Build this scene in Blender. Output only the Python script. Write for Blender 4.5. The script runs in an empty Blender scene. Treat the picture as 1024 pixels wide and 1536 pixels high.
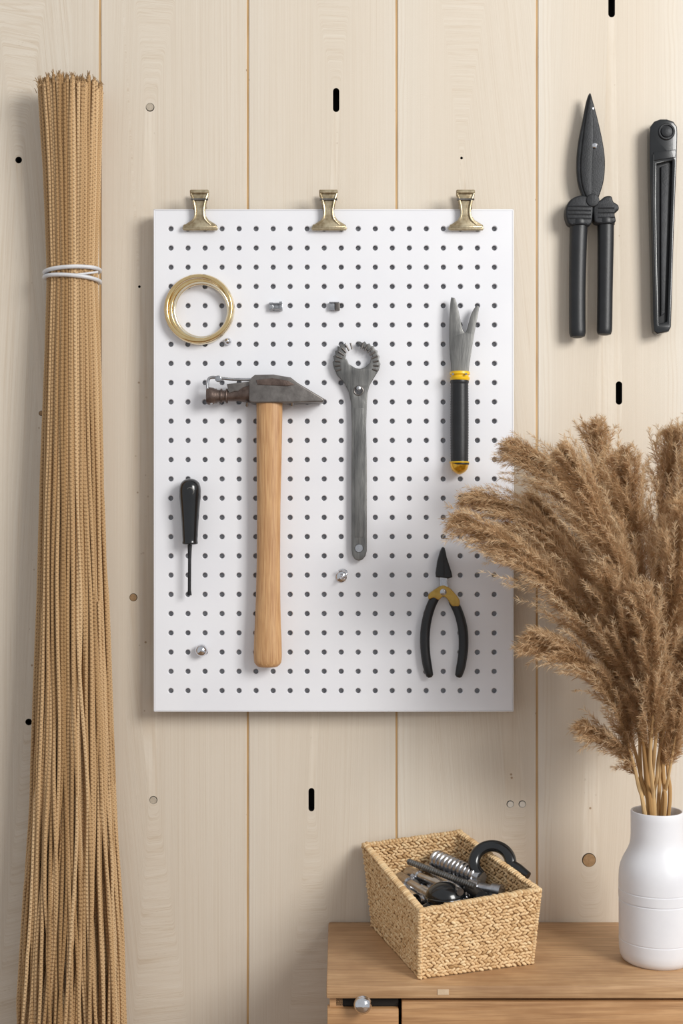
import bpy, bmesh, math, random
import numpy as np
from mathutils import Vector, Matrix
random.seed(7); rng=np.random.default_rng(7)
D=2.0; CZ=1.4; TABLE=CZ-0.614
scene=bpy.context.scene
try:
    scene.view_settings.view_transform='Standard'
    scene.view_settings.look='None'
except Exception: pass

# photo measurements -> metres (1 px = 1 mm on the wall plane)
def W(px,py,d=0.0):
    k=(D-d)/D/1000.0
    return Vector(((px-512)*k,-d,CZ+(768-py)*k))
def kk(d): return (D-d)/D/1000.0
def S(px,py,h):           # point at height h above the cabinet top
    s=((py-768)/1000.0)/(0.614-h); d=D*(1-1/s)
    return Vector(((px-512)/1000.0/s,-d,TABLE+h))

# ---------------------------------------------------------------- materials
def lin(c):
    return tuple(((x/255)/12.92 if x/255<=0.04045 else ((x/255+0.055)/1.055)**2.4) for x in c)+(1,)
class NT:
    def __init__(s,name):
        s.m=bpy.data.materials.new(name); s.m.use_nodes=True
        s.t=s.m.node_tree; s.n=s.t.nodes; s.l=s.t.links
        s.p=s.n['Principled BSDF']; s.out=s.n['Material Output']
    def add(s,typ,**kw):
        n=s.n.new(typ)
        for k,v in kw.items():
            if k.startswith('i_'): n.inputs[k[2:].replace('_',' ')].default_value=v
            else: setattr(n,k,v)
        return n
    def link(s,a,b): s.l.new(a,b)
    def math(s,op,a,b=None,c=None):
        n=s.n.new('ShaderNodeMath'); n.operation=op
        for i,x in enumerate((a,b,c)):
            if x is None: continue
            if isinstance(x,(int,float)): n.inputs[i].default_value=x
            else: s.l.new(x,n.inputs[i])
        return n.outputs[0]
    def mix(s,fac,a,b,mode='MIX'):
        n=s.n.new('ShaderNodeMix'); n.data_type='RGBA'; n.blend_type=mode
        for i,x in ((0,fac),(6,a),(7,b)):
            if isinstance(x,(int,float,tuple)): n.inputs[i].default_value=x
            else: s.l.new(x,n.inputs[i])
        return n.outputs[2]
    def ramp(s,x,stops):
        n=s.n.new('ShaderNodeValToRGB'); e=n.color_ramp.elements
        while len(e)<len(stops): e.new(0.5)
        for el,(p,c) in zip(e,stops):
            el.position=p; el.color=c if isinstance(c,tuple) else (c,c,c,1)
        s.l.new(x,n.inputs[0]); return n.outputs[0]
    def noise(s,vec,scale,detail=3,rough=0.5,dist=0):
        n=s.n.new('ShaderNodeTexNoise'); n.inputs['Scale'].default_value=scale
        n.inputs['Detail'].default_value=detail; n.inputs['Roughness'].default_value=rough
        n.inputs['Distortion'].default_value=dist
        s.l.new(vec,n.inputs['Vector']); return n.outputs[0]
    def mapping(s,vec,scale=(1,1,1),loc=(0,0,0)):
        n=s.n.new('ShaderNodeMapping'); n.inputs['Scale'].default_value=scale; n.inputs['Location'].default_value=loc
        s.l.new(vec,n.inputs[0]); return n.outputs[0]
    def bump(s,h,strength=0.3,dist=0.001):
        n=s.n.new('ShaderNodeBump'); n.inputs['Strength'].default_value=strength; n.inputs['Distance'].default_value=dist
        s.l.new(h,n.inputs['Height']); s.l.new(n.outputs[0],s.p.inputs['Normal'])
    def obj(s): return s.n.new('ShaderNodeTexCoord').outputs['Object']

def simple(name,c1,c2=None,rough=0.5,metal=0.0,scale=60,stretch=(1,1,1),bump=0.15,coat=0,dist=0.001):
    t=NT(name); c2=c2 or c1
    v=t.mapping(t.obj(),stretch)
    n=t.noise(v,scale,5,0.6)
    f=t.ramp(n,[(0.35,0.0),(0.65,1.0)])
    t.link(t.mix(f,lin(c1),lin(c2)),t.p.inputs['Base Color'])
    t.p.inputs['Roughness'].default_value=rough; t.p.inputs['Metallic'].default_value=metal
    t.p.inputs['Coat Weight'].default_value=coat
    n2=t.noise(v,scale*6,3)
    if bump: t.bump(n2,bump,dist)
    return t.m

def wood(name,c1,c2,c3,axis='Z',rough=0.5,fine=1.0,stain=0.45):
    t=NT(name); o=t.obj()
    st={'Z':(9,9,0.7),'X':(0.7,9,9)}[axis]
    v=t.mapping(o,st)
    n=t.noise(v,3.0*fine,2,0.5,0.3)
    rings=t.math('MULTIPLY_ADD',t.math('SINE',t.math('MULTIPLY',n,55.0)),0.5,0.5)
    fi=t.noise(t.mapping(o,{'Z':(160,160,6),'X':(6,160,160)}[axis]),2.0*fine,4,0.6)
    big=t.noise(o,7.0,4,0.6)
    c=t.mix(t.math('MULTIPLY',rings,0.6),lin(c1),lin(c2))
    c=t.mix(t.ramp(fi,[(0.4,0.0),(0.72,0.75)]),c,lin(c3))
    c=t.mix(t.ramp(big,[(0.45,0.0),(0.7,stain)]),c,lin(c3))
    t.link(c,t.p.inputs['Base Color']); t.p.inputs['Roughness'].default_value=rough
    t.bump(fi,0.3,0.0006)
    return t.m

def wall_mat():
    t=NT('whitewashed_plank'); o=t.obj()
    at=t.add('ShaderNodeAttribute',attribute_name='pid').outputs['Fac']
    cx=t.add('ShaderNodeCombineXYZ'); t.link(t.math('MULTIPLY',at,3.7),cx.inputs[0]); t.link(t.math('MULTIPLY',at,11.3),cx.inputs[2])
    va=t.add('ShaderNodeVectorMath',operation='ADD'); t.link(o,va.inputs[0]); t.link(cx.outputs[0],va.inputs[1]); v=va.outputs[0]
    n=t.noise(t.mapping(v,(5.5,1,0.45)),1.6,2,0.45,0.25)
    rings=t.math('MULTIPLY_ADD',t.math('SINE',t.math('MULTIPLY',n,85.0)),0.5,0.5)
    rings=t.math('POWER',rings,3.0)
    fine=t.noise(t.mapping(v,(260,100,5)),1.0,4,0.6)
    blot=t.noise(v,5.0,4,0.6)
    mask=t.noise(t.mapping(v,(3,3,0.8)),1.5,2)
    c=t.mix(t.ramp(blot,[(0.3,0.0),(0.7,1.0)]),lin((229,221,208)),lin((220,209,193)))
    rf=t.math('MULTIPLY',rings,t.ramp(mask,[(0.40,0.12),(0.60,0.5)]))
    sx=t.add('ShaderNodeSeparateXYZ'); t.link(o,sx.inputs[0])
    wob=t.math('MULTIPLY',t.math('SUBTRACT',t.noise(t.mapping(o,(6,1,2)),2.0,3),0.5),0.9)
    ex=t.math('DIVIDE',t.math('SUBTRACT',sx.outputs[0],0.186),0.026)
    ez=t.math('DIVIDE',t.math('SUBTRACT',sx.outputs[2],1.515),0.50)
    rr=t.math('ADD',t.math('SQRT',t.math('ADD',t.math('MULTIPLY',ex,ex),t.math('MULTIPLY',ez,ez))),wob)
    cr=t.math('POWER',t.math('MULTIPLY_ADD',t.math('SINE',t.math('MULTIPLY',rr,26.0)),0.5,0.5),2.5)
    fade=t.ramp(t.math('MULTIPLY',rr,0.2),[(0.12,0.6),(0.75,0.25)])
    sel4=t.math('COMPARE',at,4.0,0.5)
    rf=t.math('ADD',t.math('MULTIPLY',rf,t.math('SUBTRACT',1.0,sel4)),t.math('MULTIPLY',t.math('MULTIPLY',cr,fade),sel4))
    c=t.mix(rf,c,lin((202,184,160)))
    c=t.mix(t.ramp(fine,[(0.48,0.0),(0.78,0.42)]),c,lin((190,171,147)))
    ch=t.ramp(t.math('MULTIPLY',at,0.1),[(0.0,(0.94,0.915,0.88,1)),(0.2,(0.97,0.95,0.925,1)),(0.3,(0.965,0.955,0.94,1)),(0.42,(0.995,.992,.985,1)),(0.52,(1.01,1.035,1.065,1))])
    c=t.mix(1.0,c,ch,'MULTIPLY')
    vo=t.add('ShaderNodeTexVoronoi'); vo.inputs['Scale'].default_value=60
    t.link(v,vo.inputs['Vector'])
    sp=t.ramp(vo.outputs['Distance'],[(0.07,1.0),(0.13,0.0)])
    sel=t.ramp(t.noise(v,9.0,2),[(0.46,0.0),(0.56,0.85)])
    c=t.mix(t.math('MULTIPLY',sp,sel),c,lin((150,120,85)))
    t.link(c,t.p.inputs['Base Color']); t.p.inputs['Roughness'].default_value=0.62
    h=t.math('ADD',t.math('MULTIPLY',fine,0.6),t.noise(v,120,4))
    t.bump(h,0.4,0.0007)
    return t.m

def cord_mat():
    t=NT('braided_jute_cord')
    uv=t.add('ShaderNodeUVMap').outputs[0]
    sx=t.add('ShaderNodeSeparateXYZ'); t.link(uv,sx.inputs[0])
    u,v=sx.outputs[0],sx.outputs[1]
    a=t.math('SINE',t.math('MULTIPLY',t.math('ADD',t.math('MULTIPLY',v,1/0.0056),t.math('MULTIPLY',u,2.0)),2*math.pi))
    b=t.math('SINE',t.math('MULTIPLY',t.math('SUBTRACT',t.math('MULTIPLY',v,1/0.0056),t.math('MULTIPLY',u,2.0)),2*math.pi))
    h=t.math('MULTIPLY_ADD',t.math('MAXIMUM',a,b),0.5,0.5)
    rnd=t.add('ShaderNodeAttribute',attribute_name='rnd').outputs['Fac']
    base=t.ramp(rnd,[(0.0,lin((160,124,80))),(0.5,lin((196,160,115))),(1.0,lin((218,186,143)))])
    c=t.mix(t.ramp(h,[(0.1,0.6),(0.6,0.0)]),base,lin((116,84,50)))
    t.link(c,t.p.inputs['Base Color']); t.p.inputs['Roughness'].default_value=0.75
    t.bump(h,0.8,0.0012)
    return t.m

def rnd_mat(name,cols,rough=0.8,transl=0.0):
    t=NT(name)
    rnd=t.add('ShaderNodeAttribute',attribute_name='rnd').outputs['Fac']
    n=len(cols)
    c=t.ramp(rnd,[(i/(n-1),lin(x)) for i,x in enumerate(cols)])
    t.link(c,t.p.inputs['Base Color']); t.p.inputs['Roughness'].default_value=rough
    t.p.inputs['Specular IOR Level'].default_value=0.15
    if transl:
        tr=t.add('ShaderNodeBsdfTranslucent'); t.link(c,tr.inputs[0])
        ms=t.add('ShaderNodeMixShader'); ms.inputs[0].default_value=transl
        t.link(t.p.outputs[0],ms.inputs[1]); t.link(tr.outputs[0],ms.inputs[2]); t.link(ms.outputs[0],t.out.inputs[0])
    return t.m

M_wall=wall_mat()
M_dark=simple('painted_dark_recess',(20,16,12),(30,24,18),0.9)  # near-black colour puts the shade into slots, holes and gaps
M_seam=wood('golden_seam_wood',(200,164,114),(180,142,92),(160,124,78))
M_plug=simple('pale_plug',(176,164,146),(190,178,160),0.6,scale=200)
M_plugb=simple('brown_plug',(172,140,102),(148,116,80),0.6,scale=200)
M_plugw=simple('white_plug',(225,218,206),(215,206,192),0.5,scale=200)
M_white=simple('white_painted_metal',(234,234,237),(230,230,234),0.38,scale=10,bump=0.02)
M_inside=simple('grey_backing',(190,190,194),(170,170,175),0.8)
M_brassd=simple('antique_brass',(200,186,156),(146,128,98),0.34,0.75,scale=90,bump=0.2)
M_gold=simple('polished_brass',(232,208,158),(222,192,136),0.2,1.0,bump=0)
M_goldp=simple('pale_brass',(246,236,212),(238,220,188),0.24,1.0,bump=0)
M_steel=simple('brushed_steel',(136,135,132),(98,98,97),0.42,0.85,scale=40,stretch=(3,3,.4),bump=0.15)
M_steelb=simple('bright_steel',(196,197,200),(160,161,165),0.25,0.95,scale=80,bump=0.1)
M_steeld=simple('dark_steel',(130,125,121),(98,93,90),0.42,0.75,scale=50,bump=0.2)
M_chrome=simple('chrome',(225,226,230),(205,206,210),0.14,1.0,bump=0)
M_rust=simple('worn_bronze_steel',(116,100,92),(84,70,64),0.45,0.7,scale=80,bump=0.3)
M_black=simple('black_rubber',(27,28,31),(20,21,23),0.42,scale=60,bump=0.12)
M_blackg=simple('gloss_black_plastic',(22,24,26),(16,18,20),0.2,bump=0.0,coat=0.3)
M_blackm=simple('black_coated_metal',(38,39,42),(28,29,31),0.48,0.3,scale=70,bump=0.3)
M_yellow=simple('yellow_plastic',(240,194,24),(230,180,14),0.35)
M_amber=simple('amber_cap',(236,184,50),(214,156,30),0.2,0.75,bump=0,coat=.6)
M_brassy=simple('yellow_brass_fitting',(190,156,82),(168,134,62),0.38,0.6,bump=0.1)
M_handle=wood('ash_hammer_handle',(208,166,118),(192,146,98),(156,108,68),'Z',0.5,1.6)
M_cab=wood('waxed_pine_top',(206,168,126),(186,146,104),(146,108,74),'X',0.5,1.0,.6)
M_cabf=wood('oiled_pine_drawer',(200,156,110),(180,134,88),(142,101,64),'X',0.5)
M_cord=cord_mat()
M_tie=simple('white_plastic_tie',(220,220,222),(205,205,208),0.4)
M_ceram=simple('matt_white_ceramic',(228,228,231),(222,222,226),0.45,scale=20,bump=0.02)
M_straw=rnd_mat('seagrass_weave',[(164,128,86),(206,170,124),(222,190,146),(232,206,164)],0.7)
M_strawb=simple('seagrass_core',(150,114,72),(124,90,56),0.85)
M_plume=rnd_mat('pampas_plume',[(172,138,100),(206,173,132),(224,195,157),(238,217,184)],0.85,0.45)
M_stem=rnd_mat('pampas_stem',[(160,122,76),(198,162,112),(210,180,134)],0.6)
M_soil=simple('dark_metal_bits',(44,42,40),(26,25,24),0.5,0.6,scale=200,bump=0.5)
M_label=simple('paper_tag',(214,190,160),(200,176,146),0.7)
M_floor=wood('floor_board',(150,118,84),(132,100,68),(110,82,54),'X')

# ---------------------------------------------------------------- mesh builder
class B:
    def __init__(s): s.v=[];s.f=[];s.m=[];s.uv=[];s.r=[]
    def add(s,verts,faces,mat=0,uvs=None,rnd=0.5):
        o=len(s.v); s.v.extend([tuple(x) for x in verts]); s.r.extend([rnd]*len(verts))
        for i,f in enumerate(faces):
            s.f.append(tuple(o+j for j in f)); s.m.append(mat)
            s.uv.append(uvs[i] if uvs else None)
    def obj(s,name,mats,angle=38,uv=False,parent=None):
        me=bpy.data.meshes.new(name)
        V=np.array(s.v); c=(V.min(0)+V.max(0))/2
        me.from_pydata([tuple(x) for x in (V-c)],[],s.f); c=Vector(c)
        for m in mats: me.materials.append(m)
        me.polygons.foreach_set('material_index',s.m)
        me.polygons.foreach_set('use_smooth',[True]*len(s.f))
        if uv:
            ul=me.uv_layers.new(name='UVMap')
            flat=[]
            for f,u in zip(s.f,s.uv):
                if u is None: flat.extend([0.0]*2*len(f))
                else:
                    for a in u: flat.extend(a)
            ul.data.foreach_set('uv',flat)
        a=me.attributes.new('rnd','FLOAT','POINT'); a.data.foreach_set('value',s.r)
        me.update()
        if angle: me.set_sharp_from_angle(angle=math.radians(angle))
        ob=bpy.data.objects.new(name,me); ob.location=c
        scene.collection.objects.link(ob)
        if parent: ob.parent=parent
        return ob
    def bm(s,bm,mat=0,rnd=0.5):
        bm.verts.ensure_lookup_table()
        for i,v in enumerate(bm.verts): v.index=i
        s.add([v.co.copy() for v in bm.verts],[[v.index for v in f.verts] for f in bm.faces],mat,rnd=rnd)
        bm.free()
    def box(s,p0,p1,mat=0,bevel=0.001,rot=None,seg=2):
        bm=bmesh.new(); bmesh.ops.create_cube(bm,size=1)
        a=Vector(p0);b=Vector(p1);c=(a+b)/2;sz=b-a
        for v in bm.verts: v.co=Vector((v.co.x*abs(sz.x),v.co.y*abs(sz.y),v.co.z*abs(sz.z)))
        if bevel: bmesh.ops.bevel(bm,geom=bm.edges[:],offset=bevel,segments=seg,affect='EDGES',profile=0.5)
        for v in bm.verts:
            q=v.co
            if rot is not None: q=rot@q
            v.co=q+c
        s.bm(bm,mat)
    def tube(s,path,rad,seg=16,mat=0,caps=True,closed=False,ref=Vector((0,1,0)),rnd=0.5):
        P=[Vector(p) for p in path]; n=len(P); vs=[]; L=[0]
        for i in range(1,n): L.append(L[-1]+(P[i]-P[i-1]).length)
        for i in range(n):
            if closed: t=P[(i+1)%n]-P[i-1]
            else: t=P[min(i+1,n-1)]-P[max(i-1,0)]
            t.normalize()
            a=t.cross(ref)
            if a.length<1e-4: a=t.cross(Vector((1,0,0)))
            a.normalize(); b=a.cross(t).normalized()
            r=rad[i] if isinstance(rad,list) else rad
            rx,ry=(r if isinstance(r,tuple) else (r,r))
            for j in range(seg):
                an=2*math.pi*j/seg
                vs.append(P[i]+a*math.cos(an)*rx+b*math.sin(an)*ry)
        fs=[];uv=[]
        for i in range(n if closed else n-1):
            k=(i+1)%n
            for j in range(seg):
                j2=(j+1)%seg
                fs.append((i*seg+j,i*seg+j2,k*seg+j2,k*seg+j))
                v0=L[i]; v1=L[k] if k else L[i]+0.001
                uv.append(((j/seg,v0),((j+1)/seg,v0),((j+1)/seg,v1),(j/seg,v1)))
        if caps and not closed:
            fs.append(tuple(reversed(range(seg)))); uv.append(tuple((0,0) for _ in range(seg)))
            fs.append(tuple((n-1)*seg+j for j in range(seg))); uv.append(tuple((0,0) for _ in range(seg)))
        s.add(vs,fs,mat,uv,rnd)
    def lathe(s,c,axis,prof,seg=32,mat=0,rnd=0.5,rx=1.0):
        c=Vector(c); ax=Vector(axis).normalized()
        ref=Vector((0,1,0)) if abs(ax.y)<0.9 else Vector((1,0,0))
        a=ax.cross(ref).normalized(); b=ax.cross(a)
        vs=[]
        for t,r in prof:
            for j in range(seg):
                an=2*math.pi*j/seg
                vs.append(c+ax*t+a*math.cos(an)*r*rx+b*math.sin(an)*r)
        fs=[]
        for i in range(len(prof)-1):
            for j in range(seg):
                j2=(j+1)%seg; fs.append((i*seg+j,i*seg+j2,(i+1)*seg+j2,(i+1)*seg+j))
        if prof[0][1]>1e-5: fs.append(tuple(reversed(range(seg))))
        if prof[-1][1]>1e-5: fs.append(tuple((len(prof)-1)*seg+j for j in range(seg)))
        s.add(vs,fs,mat,rnd=rnd)
    def sphere(s,c,r,mat=0,sc=(1,1,1),seg=24,rnd=0.5):
        c=Vector(c); vs=[];fs=[];R=seg//2
        for i in range(R+1):
            ph=math.pi*i/R
            for j in range(seg):
                th=2*math.pi*j/seg
                vs.append(c+Vector((r*sc[0]*math.sin(ph)*math.cos(th),r*sc[1]*math.sin(ph)*math.sin(th),r*sc[2]*math.cos(ph))))
        for i in range(R):
            for j in range(seg):
                j2=(j+1)%seg; fs.append((i*seg+j,(i+1)*seg+j,(i+1)*seg+j2,i*seg+j2))
        s.add(vs,fs,mat,rnd=rnd)
    def torus(s,c,R,r,normal=(0,1,0),mat=0,seg=64,rs=12,flat=1.0):
        n=Vector(normal).normalized(); ref=Vector((0,0,1)) if abs(n.z)<0.9 else Vector((1,0,0))
        a=n.cross(ref).normalized(); b=n.cross(a)
        P=[Vector(c)+a*math.cos(2*math.pi*i/seg)*R+b*math.sin(2*math.pi*i/seg)*R for i in range(seg)]
        s.tube(P,(r,r*flat),rs,mat,closed=True,ref=n)
    def plate(s,outs,d0,d1,mat=0,bevel=0.001,bres=2,scale_d=None):
        """px outlines (first outer, others holes) extruded between wall distances d0<d1"""
        cu=bpy.data.curves.new('tmp','CURVE'); cu.dimensions='2D'; cu.fill_mode='BOTH'
        th=abs(d1-d0); bevel=min(bevel,th*0.45)
        cu.extrude=th/2-bevel; cu.bevel_depth=bevel; cu.bevel_resolution=bres; cu.offset=-bevel
        for o in outs:
            sp=cu.splines.new('POLY'); sp.points.add(len(o)-1); sp.use_cyclic_u=True
            for p,q in zip(sp.points,o):
                w=W(q[0],q[1],d1 if scale_d is None else scale_d); p.co=(w.x,w.z,0,1)
        ob=bpy.data.objects.new('tmp',cu); scene.collection.objects.link(ob)
        dg=bpy.context.evaluated_depsgraph_get(); me=bpy.data.meshes.new_from_object(ob.evaluated_get(dg))
        bm=bmesh.new(); bm.from_mesh(me); bmesh.ops.remove_doubles(bm,verts=bm.verts,dist=1e-6)
        dm=(d0+d1)/2
        for v in bm.verts: x,y,z=v.co; v.co=Vector((x,-dm-z,y))
        bmesh.ops.recalc_face_normals(bm,faces=bm.faces)
        s.bm(bm,mat)
        bpy.data.objects.remove(ob); bpy.data.curves.remove(cu); bpy.data.meshes.remove(me)

def smooth(pts,n=6,closed=True):
    P=[np.array(p,float) for p in pts]; out=[]; N=len(P)
    rg=range(N) if closed else range(N-1)
    for i in rg:
        if closed: a,b,c,d=P[i-1],P[i],P[(i+1)%N],P[(i+2)%N]
        else: a,b,c,d=P[max(i-1,0)],P[i],P[i+1],P[min(i+2,N-1)]
        for j in range(n):
            t=j/n
            out.append(tuple(0.5*((2*b)+(-a+c)*t+(2*a-5*b+4*c-d)*t*t+(-a+3*b-3*c+d)*t**3)))
    if not closed: out.append(tuple(P[-1]))
    return out
def circ(cx,cy,r,n=24,ry=None): return [(cx+r*math.cos(2*math.pi*i/n),cy+(ry or r)*math.sin(2*math.pi*i/n)) for i in range(n)]
def interp(x,xs,ys): return float(np.interp(x,xs,ys))
def pxpath(pts,n=6): return [W(*p) for p in smooth(pts,n,False)]

# ---------------------------------------------------------------- wall
seams=[-1170,-950,-730,-510,-290,-70,150,371.5,594.5,805,1030,1250,1470,1690,1910,2130]
HT=2.7
bm=bmesh.new(); pid=bm.verts.layers.float.new('pid')
for i in range(len(seams)-1):
    x0=(seams[i]+1.5-512)/1000; x1=(seams[i+1]-1.5-512)/1000
    g=bmesh.ops.create_cube(bm,size=1); vs=g['verts']
    for v in vs: v.co=Vector(((x0+x1)/2+v.co.x*(x1-x0),0.011+v.co.y*0.022,HT/2+v.co.z*HT))
    es=list({e for v in vs for e in v.link_edges if abs(e.verts[0].co.x-e.verts[1].co.x)<1e-6 and abs(e.verts[0].co.y)<1e-6 and abs(e.verts[1].co.y)<1e-6})
    r=bmesh.ops.bevel(bm,geom=es,offset=0.0010,segments=2,affect='EDGES')
    for v in bm.verts:
        if x0-1e-4<=v.co.x<=x1+1e-4: v[pid]=float(min(max(i-4,0),5))
me=bpy.data.meshes.new('planks'); bm.to_mesh(me); bm.free()
me.materials.append(M_wall); me.materials.append(M_dark)
wall=bpy.data.objects.new('wall_back',me); scene.collection.objects.link(wall)
cb=B()
def pill(cx,cy,w,h,n=10):
    r=w/2; o=[]
    for i in range(n+1): a=math.pi*i/n; o.append((cx+r*math.cos(a),cy+(h/2-r)+r*math.sin(a)))
    for i in range(n+1): a=math.pi+math.pi*i/n; o.append((cx+r*math.cos(a),cy-(h/2-r)+r*math.sin(a)))
    return o
def prism(out,y0,y1):
    vs=[];n=len(out)
    for y in (y0,y1):
        for q in out: w=W(q[0],q[1],0); vs.append((w.x,y,w.z))
    cb.add(vs,[tuple(range(n)),tuple(reversed(range(n,2*n)))]+[(i,n+i,n+(i+1)%n,(i+1)%n) for i in range(n)],0)
for c in ((504,150,9.5,36),(467,1199.5,9,35),(928,589.5,9.5,35),(917,8,10,36),(1225,700,9.5,36),(-180,500,9.5,36)): prism(pill(*c),-0.01,0.03)
holes=[(28,240,5,None),(43,1083,5,None),(209,430,2,None),(225,161,6.5,2),(200,896,6,3),(230,1200,6,2),(883,1290,10.5,3),(765,1206,5.5,4),(783,1206,5.5,4),(692,237,2,None),(62,620,4,3)]
for x,y,r,p in holes: prism(circ(x,y,r,20),-0.01,0.03 if p is None else 0.004)
cut=cb.obj('cutter',[M_dark],angle=0)
bmx=bmesh.new(); bmx.from_mesh(cut.data); bmesh.ops.recalc_face_normals(bmx,faces=bmx.faces); bmx.to_mesh(cut.data); bmx.free()
for p in cut.data.polygons: p.use_smooth=False
md=wall.modifiers.new('b','BOOLEAN'); md.object=cut; md.operation='DIFFERENCE'; md.solver='EXACT'
try: md.material_mode='TRANSFER'
except Exception: pass
bpy.context.view_layer.update()
dg=bpy.context.evaluated_depsgraph_get()
nm=bpy.data.meshes.new_from_object(wall.evaluated_get(dg))
wall.modifiers.clear(); wall.data=nm
bpy.data.objects.remove(cut)
wb=B()
for x in seams:
    X=(x-512)/1000; wb.box((X-0.0018,0.0013,0),(X+0.0018,0.022,HT),0,0)
wb.box((-1.7,0.024,0),(1.65,0.04,HT),1,0)
for x,y,r,p in holes:
    if p: wb.lathe(W(x,y,-0.004),(0,-1,0),[(0,(r-.5)/1000),(0.0028,(r-.5)/1000),(0.0033,(r-1.1)/1000),(0.0033,0)],20,p)
bk=wb.obj('backing',[M_seam,M_dark,M_plug,M_plugb,M_plugw]); bk.parent=wall

fl=B(); fl.box((-1.7,-3.0,-0.03),(1.65,0.04,0),0,0); fl.obj('floor',[M_floor])

# ---------------------------------------------------------------- pegboard
PD=0.036  # front face distance from wall
def pegboard():
    b=B(); k=kk(PD)
    xs=[256+ i*25.53 for i in range(20)]; ys=[343+i*28.88 for i in range(25)]
    X0,X1,Y0,Y1=232.5,768,316,1065.5
    N=16; r=3.8
    bx=[X0]+[(xs[i]+xs[i+1])/2 for i in range(19)]+[X1]
    by=[Y0]+[(ys[i]+ys[i+1])/2 for i in range(24)]+[Y1]
    for i,cx in enumerate(xs):
        for j,cy in enumerate(ys):
            l,rr,t,bt=bx[i],bx[i+1],by[j],by[j+1]
            sq=[]
            for q in range(N):
                a=2*math.pi*q/N+math.pi/4
                u,v=math.cos(a),math.sin(a); m=max(abs(u),abs(v)); u/=m; v/=m
                sx=cx+(u*(rr-cx) if u>0 else u*(cx-l)); sy=cy+(v*(bt-cy) if v>0 else v*(cy-t))
                sq.append((sx,sy))
            ring=[(cx+(r+.9)*math.cos(2*math.pi*q/N+math.pi/4),cy+(r+.9)*math.sin(2*math.pi*q/N+math.pi/4)) for q in range(N)]
            ring2=[(cx+r*math.cos(2*math.pi*q/N+math.pi/4),cy+r*math.sin(2*math.pi*q/N+math.pi/4)) for q in range(N)]
            def w(p,d): z=W(p[0],p[1],PD); return (z.x,-d,z.z)
            vs=[w(p,PD) for p in sq]+[w(p,PD) for p in ring]+[w(p,PD-.0009) for p in ring2]+[w(p,PD-.004) for p in ring2]
            fs=[]
            for q in range(N):
                q2=(q+1)%N
                for L in range(3): fs.append((L*N+q,L*N+q2,(L+1)*N+q2,(L+1)*N+q))
            b.add(vs,fs,0)
    a=W(X0,Y1,PD); c=W(X1,Y0,PD); e=.0022
    yb=-0.014; yf=-PD
    b.box((a.x-e,yf,a.z-e),(a.x,yb,c.z+e),0,0.0008); b.box((c.x,yf,a.z-e),(c.x+e,yb,c.z+e),0,0.0008)
    b.box((a.x-e,yf,c.z),(c.x+e,yb,c.z+e),0,0.0008); b.box((a.x-e,yf,a.z-e),(c.x+e,yb,a.z),0,0.0008)
    b.box((a.x,-PD+.0075,a.z),(c.x,-PD+.0095,c.z),1,0)
    for px,py in ((270,360),(730,360),(270,1020),(730,1020)):
        w=W(px,py,PD); b.lathe((w.x,-0.0265,w.z),(0,1,0),[(0,.009),(0.0267,.009)],20,0)
    return b.obj('pegboard',[M_white,M_inside],angle=30)
pegboard()

# ---------------------------------------------------------------- clips
def clip(cx,name='bulldog_clip'):
    b=B(); d=PD
    o=[(-14,-29),(14,-29),(14,-22),(10.5,-14),(8,-3),(9,8),(14,15),(24,21),(28,27),(26,30),(-24,30),(-26,27),(-22,22),(-12,15),(-7.5,8),(-7.5,-3),(-10,-14),(-14,-22)]
    o=[(cx+x,315+y) for x,y in o]
    b.plate([o],d+.004,d+.009,0,.0014)
    for sgn in (-1,1):
        b.tube(pxpath([(cx+sgn*12.5,290,d+.010),(cx+sgn*8.5,302,d+.011),(cx+sgn*6.2,316,d+.011),(cx+sgn*8,328,d+.010),(cx+sgn*17,338,d+.008)],5),.0014,8,0)
    for x0,x1,y,dd,r in ((-14,14,288,d+.009,3.4),(-24,26,341,d+.005,4.6)):
        A=W(cx+x0,y,dd);C=W(cx+x1,y,dd); b.tube([A,A.lerp(C,.04),A.lerp(C,.96),C],[.7*r/1000,r/1000,r/1000,.7*r/1000],14,0)
    b.tube([W(cx-13,299,d+.011),W(cx+13,299,d+.011)],.0016,10,1)
    b.tube([W(cx-9,311,d-.002),W(cx+9,311,d-.002)],.0045,14,0)
    b.plate([[(cx-8,304),(cx+8,304),(cx+8,313.2),(cx-8,313.2)]],d-.026,d+.006,0,.001)
    b.plate([[(cx-14,290),(cx+14,290),(cx+9,311),(cx-9,311)]],d-.028,d-.024,0,.001)
    return b.obj(name,[M_brassd,M_steel])
for i,c in enumerate((299,492.5,698)): clip(c,'bulldog_clip' if i==0 else 'bulldog_clip.%03d'%i)

# ---------------------------------------------------------------- brass ring
b=B()
b.torus(W(299,464,PD+.006),.0468,.0052,(0.03,1,0.02),1,96,16)
b.torus(W(301,465.5,PD+.0085),.0435,.0036,(-0.05,1,-0.03),0,96,14)
b.torus(W(298,463,PD+.0115),.0475,.0034,(0.04,1,-0.05),0,96,14)
b.torus(W(302,466,PD+.0125),.0398,.0026,(-0.02,1,0.05),1,96,14)
b.obj('brass_ring',[M_gold,M_goldp])
def knob(px,py,r,name,long=.012):
    b=B()
    b.lathe(W(px,py,PD-.003),(0,-1,0),[(0,.0028),(long*.6,.0028),(long*.62,r*.7/1000),(long*.8,r*.95/1000),(long,r/1000),(long+.003,r*.9/1000),(long+.006,r*.5/1000),(long+.0068,0)],28,0)
    return b.obj(name,[M_chrome])
knob(342,513,5.5,'peg_knob',.006); knob(303,974.5,9,'peg_knob.001')

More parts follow.
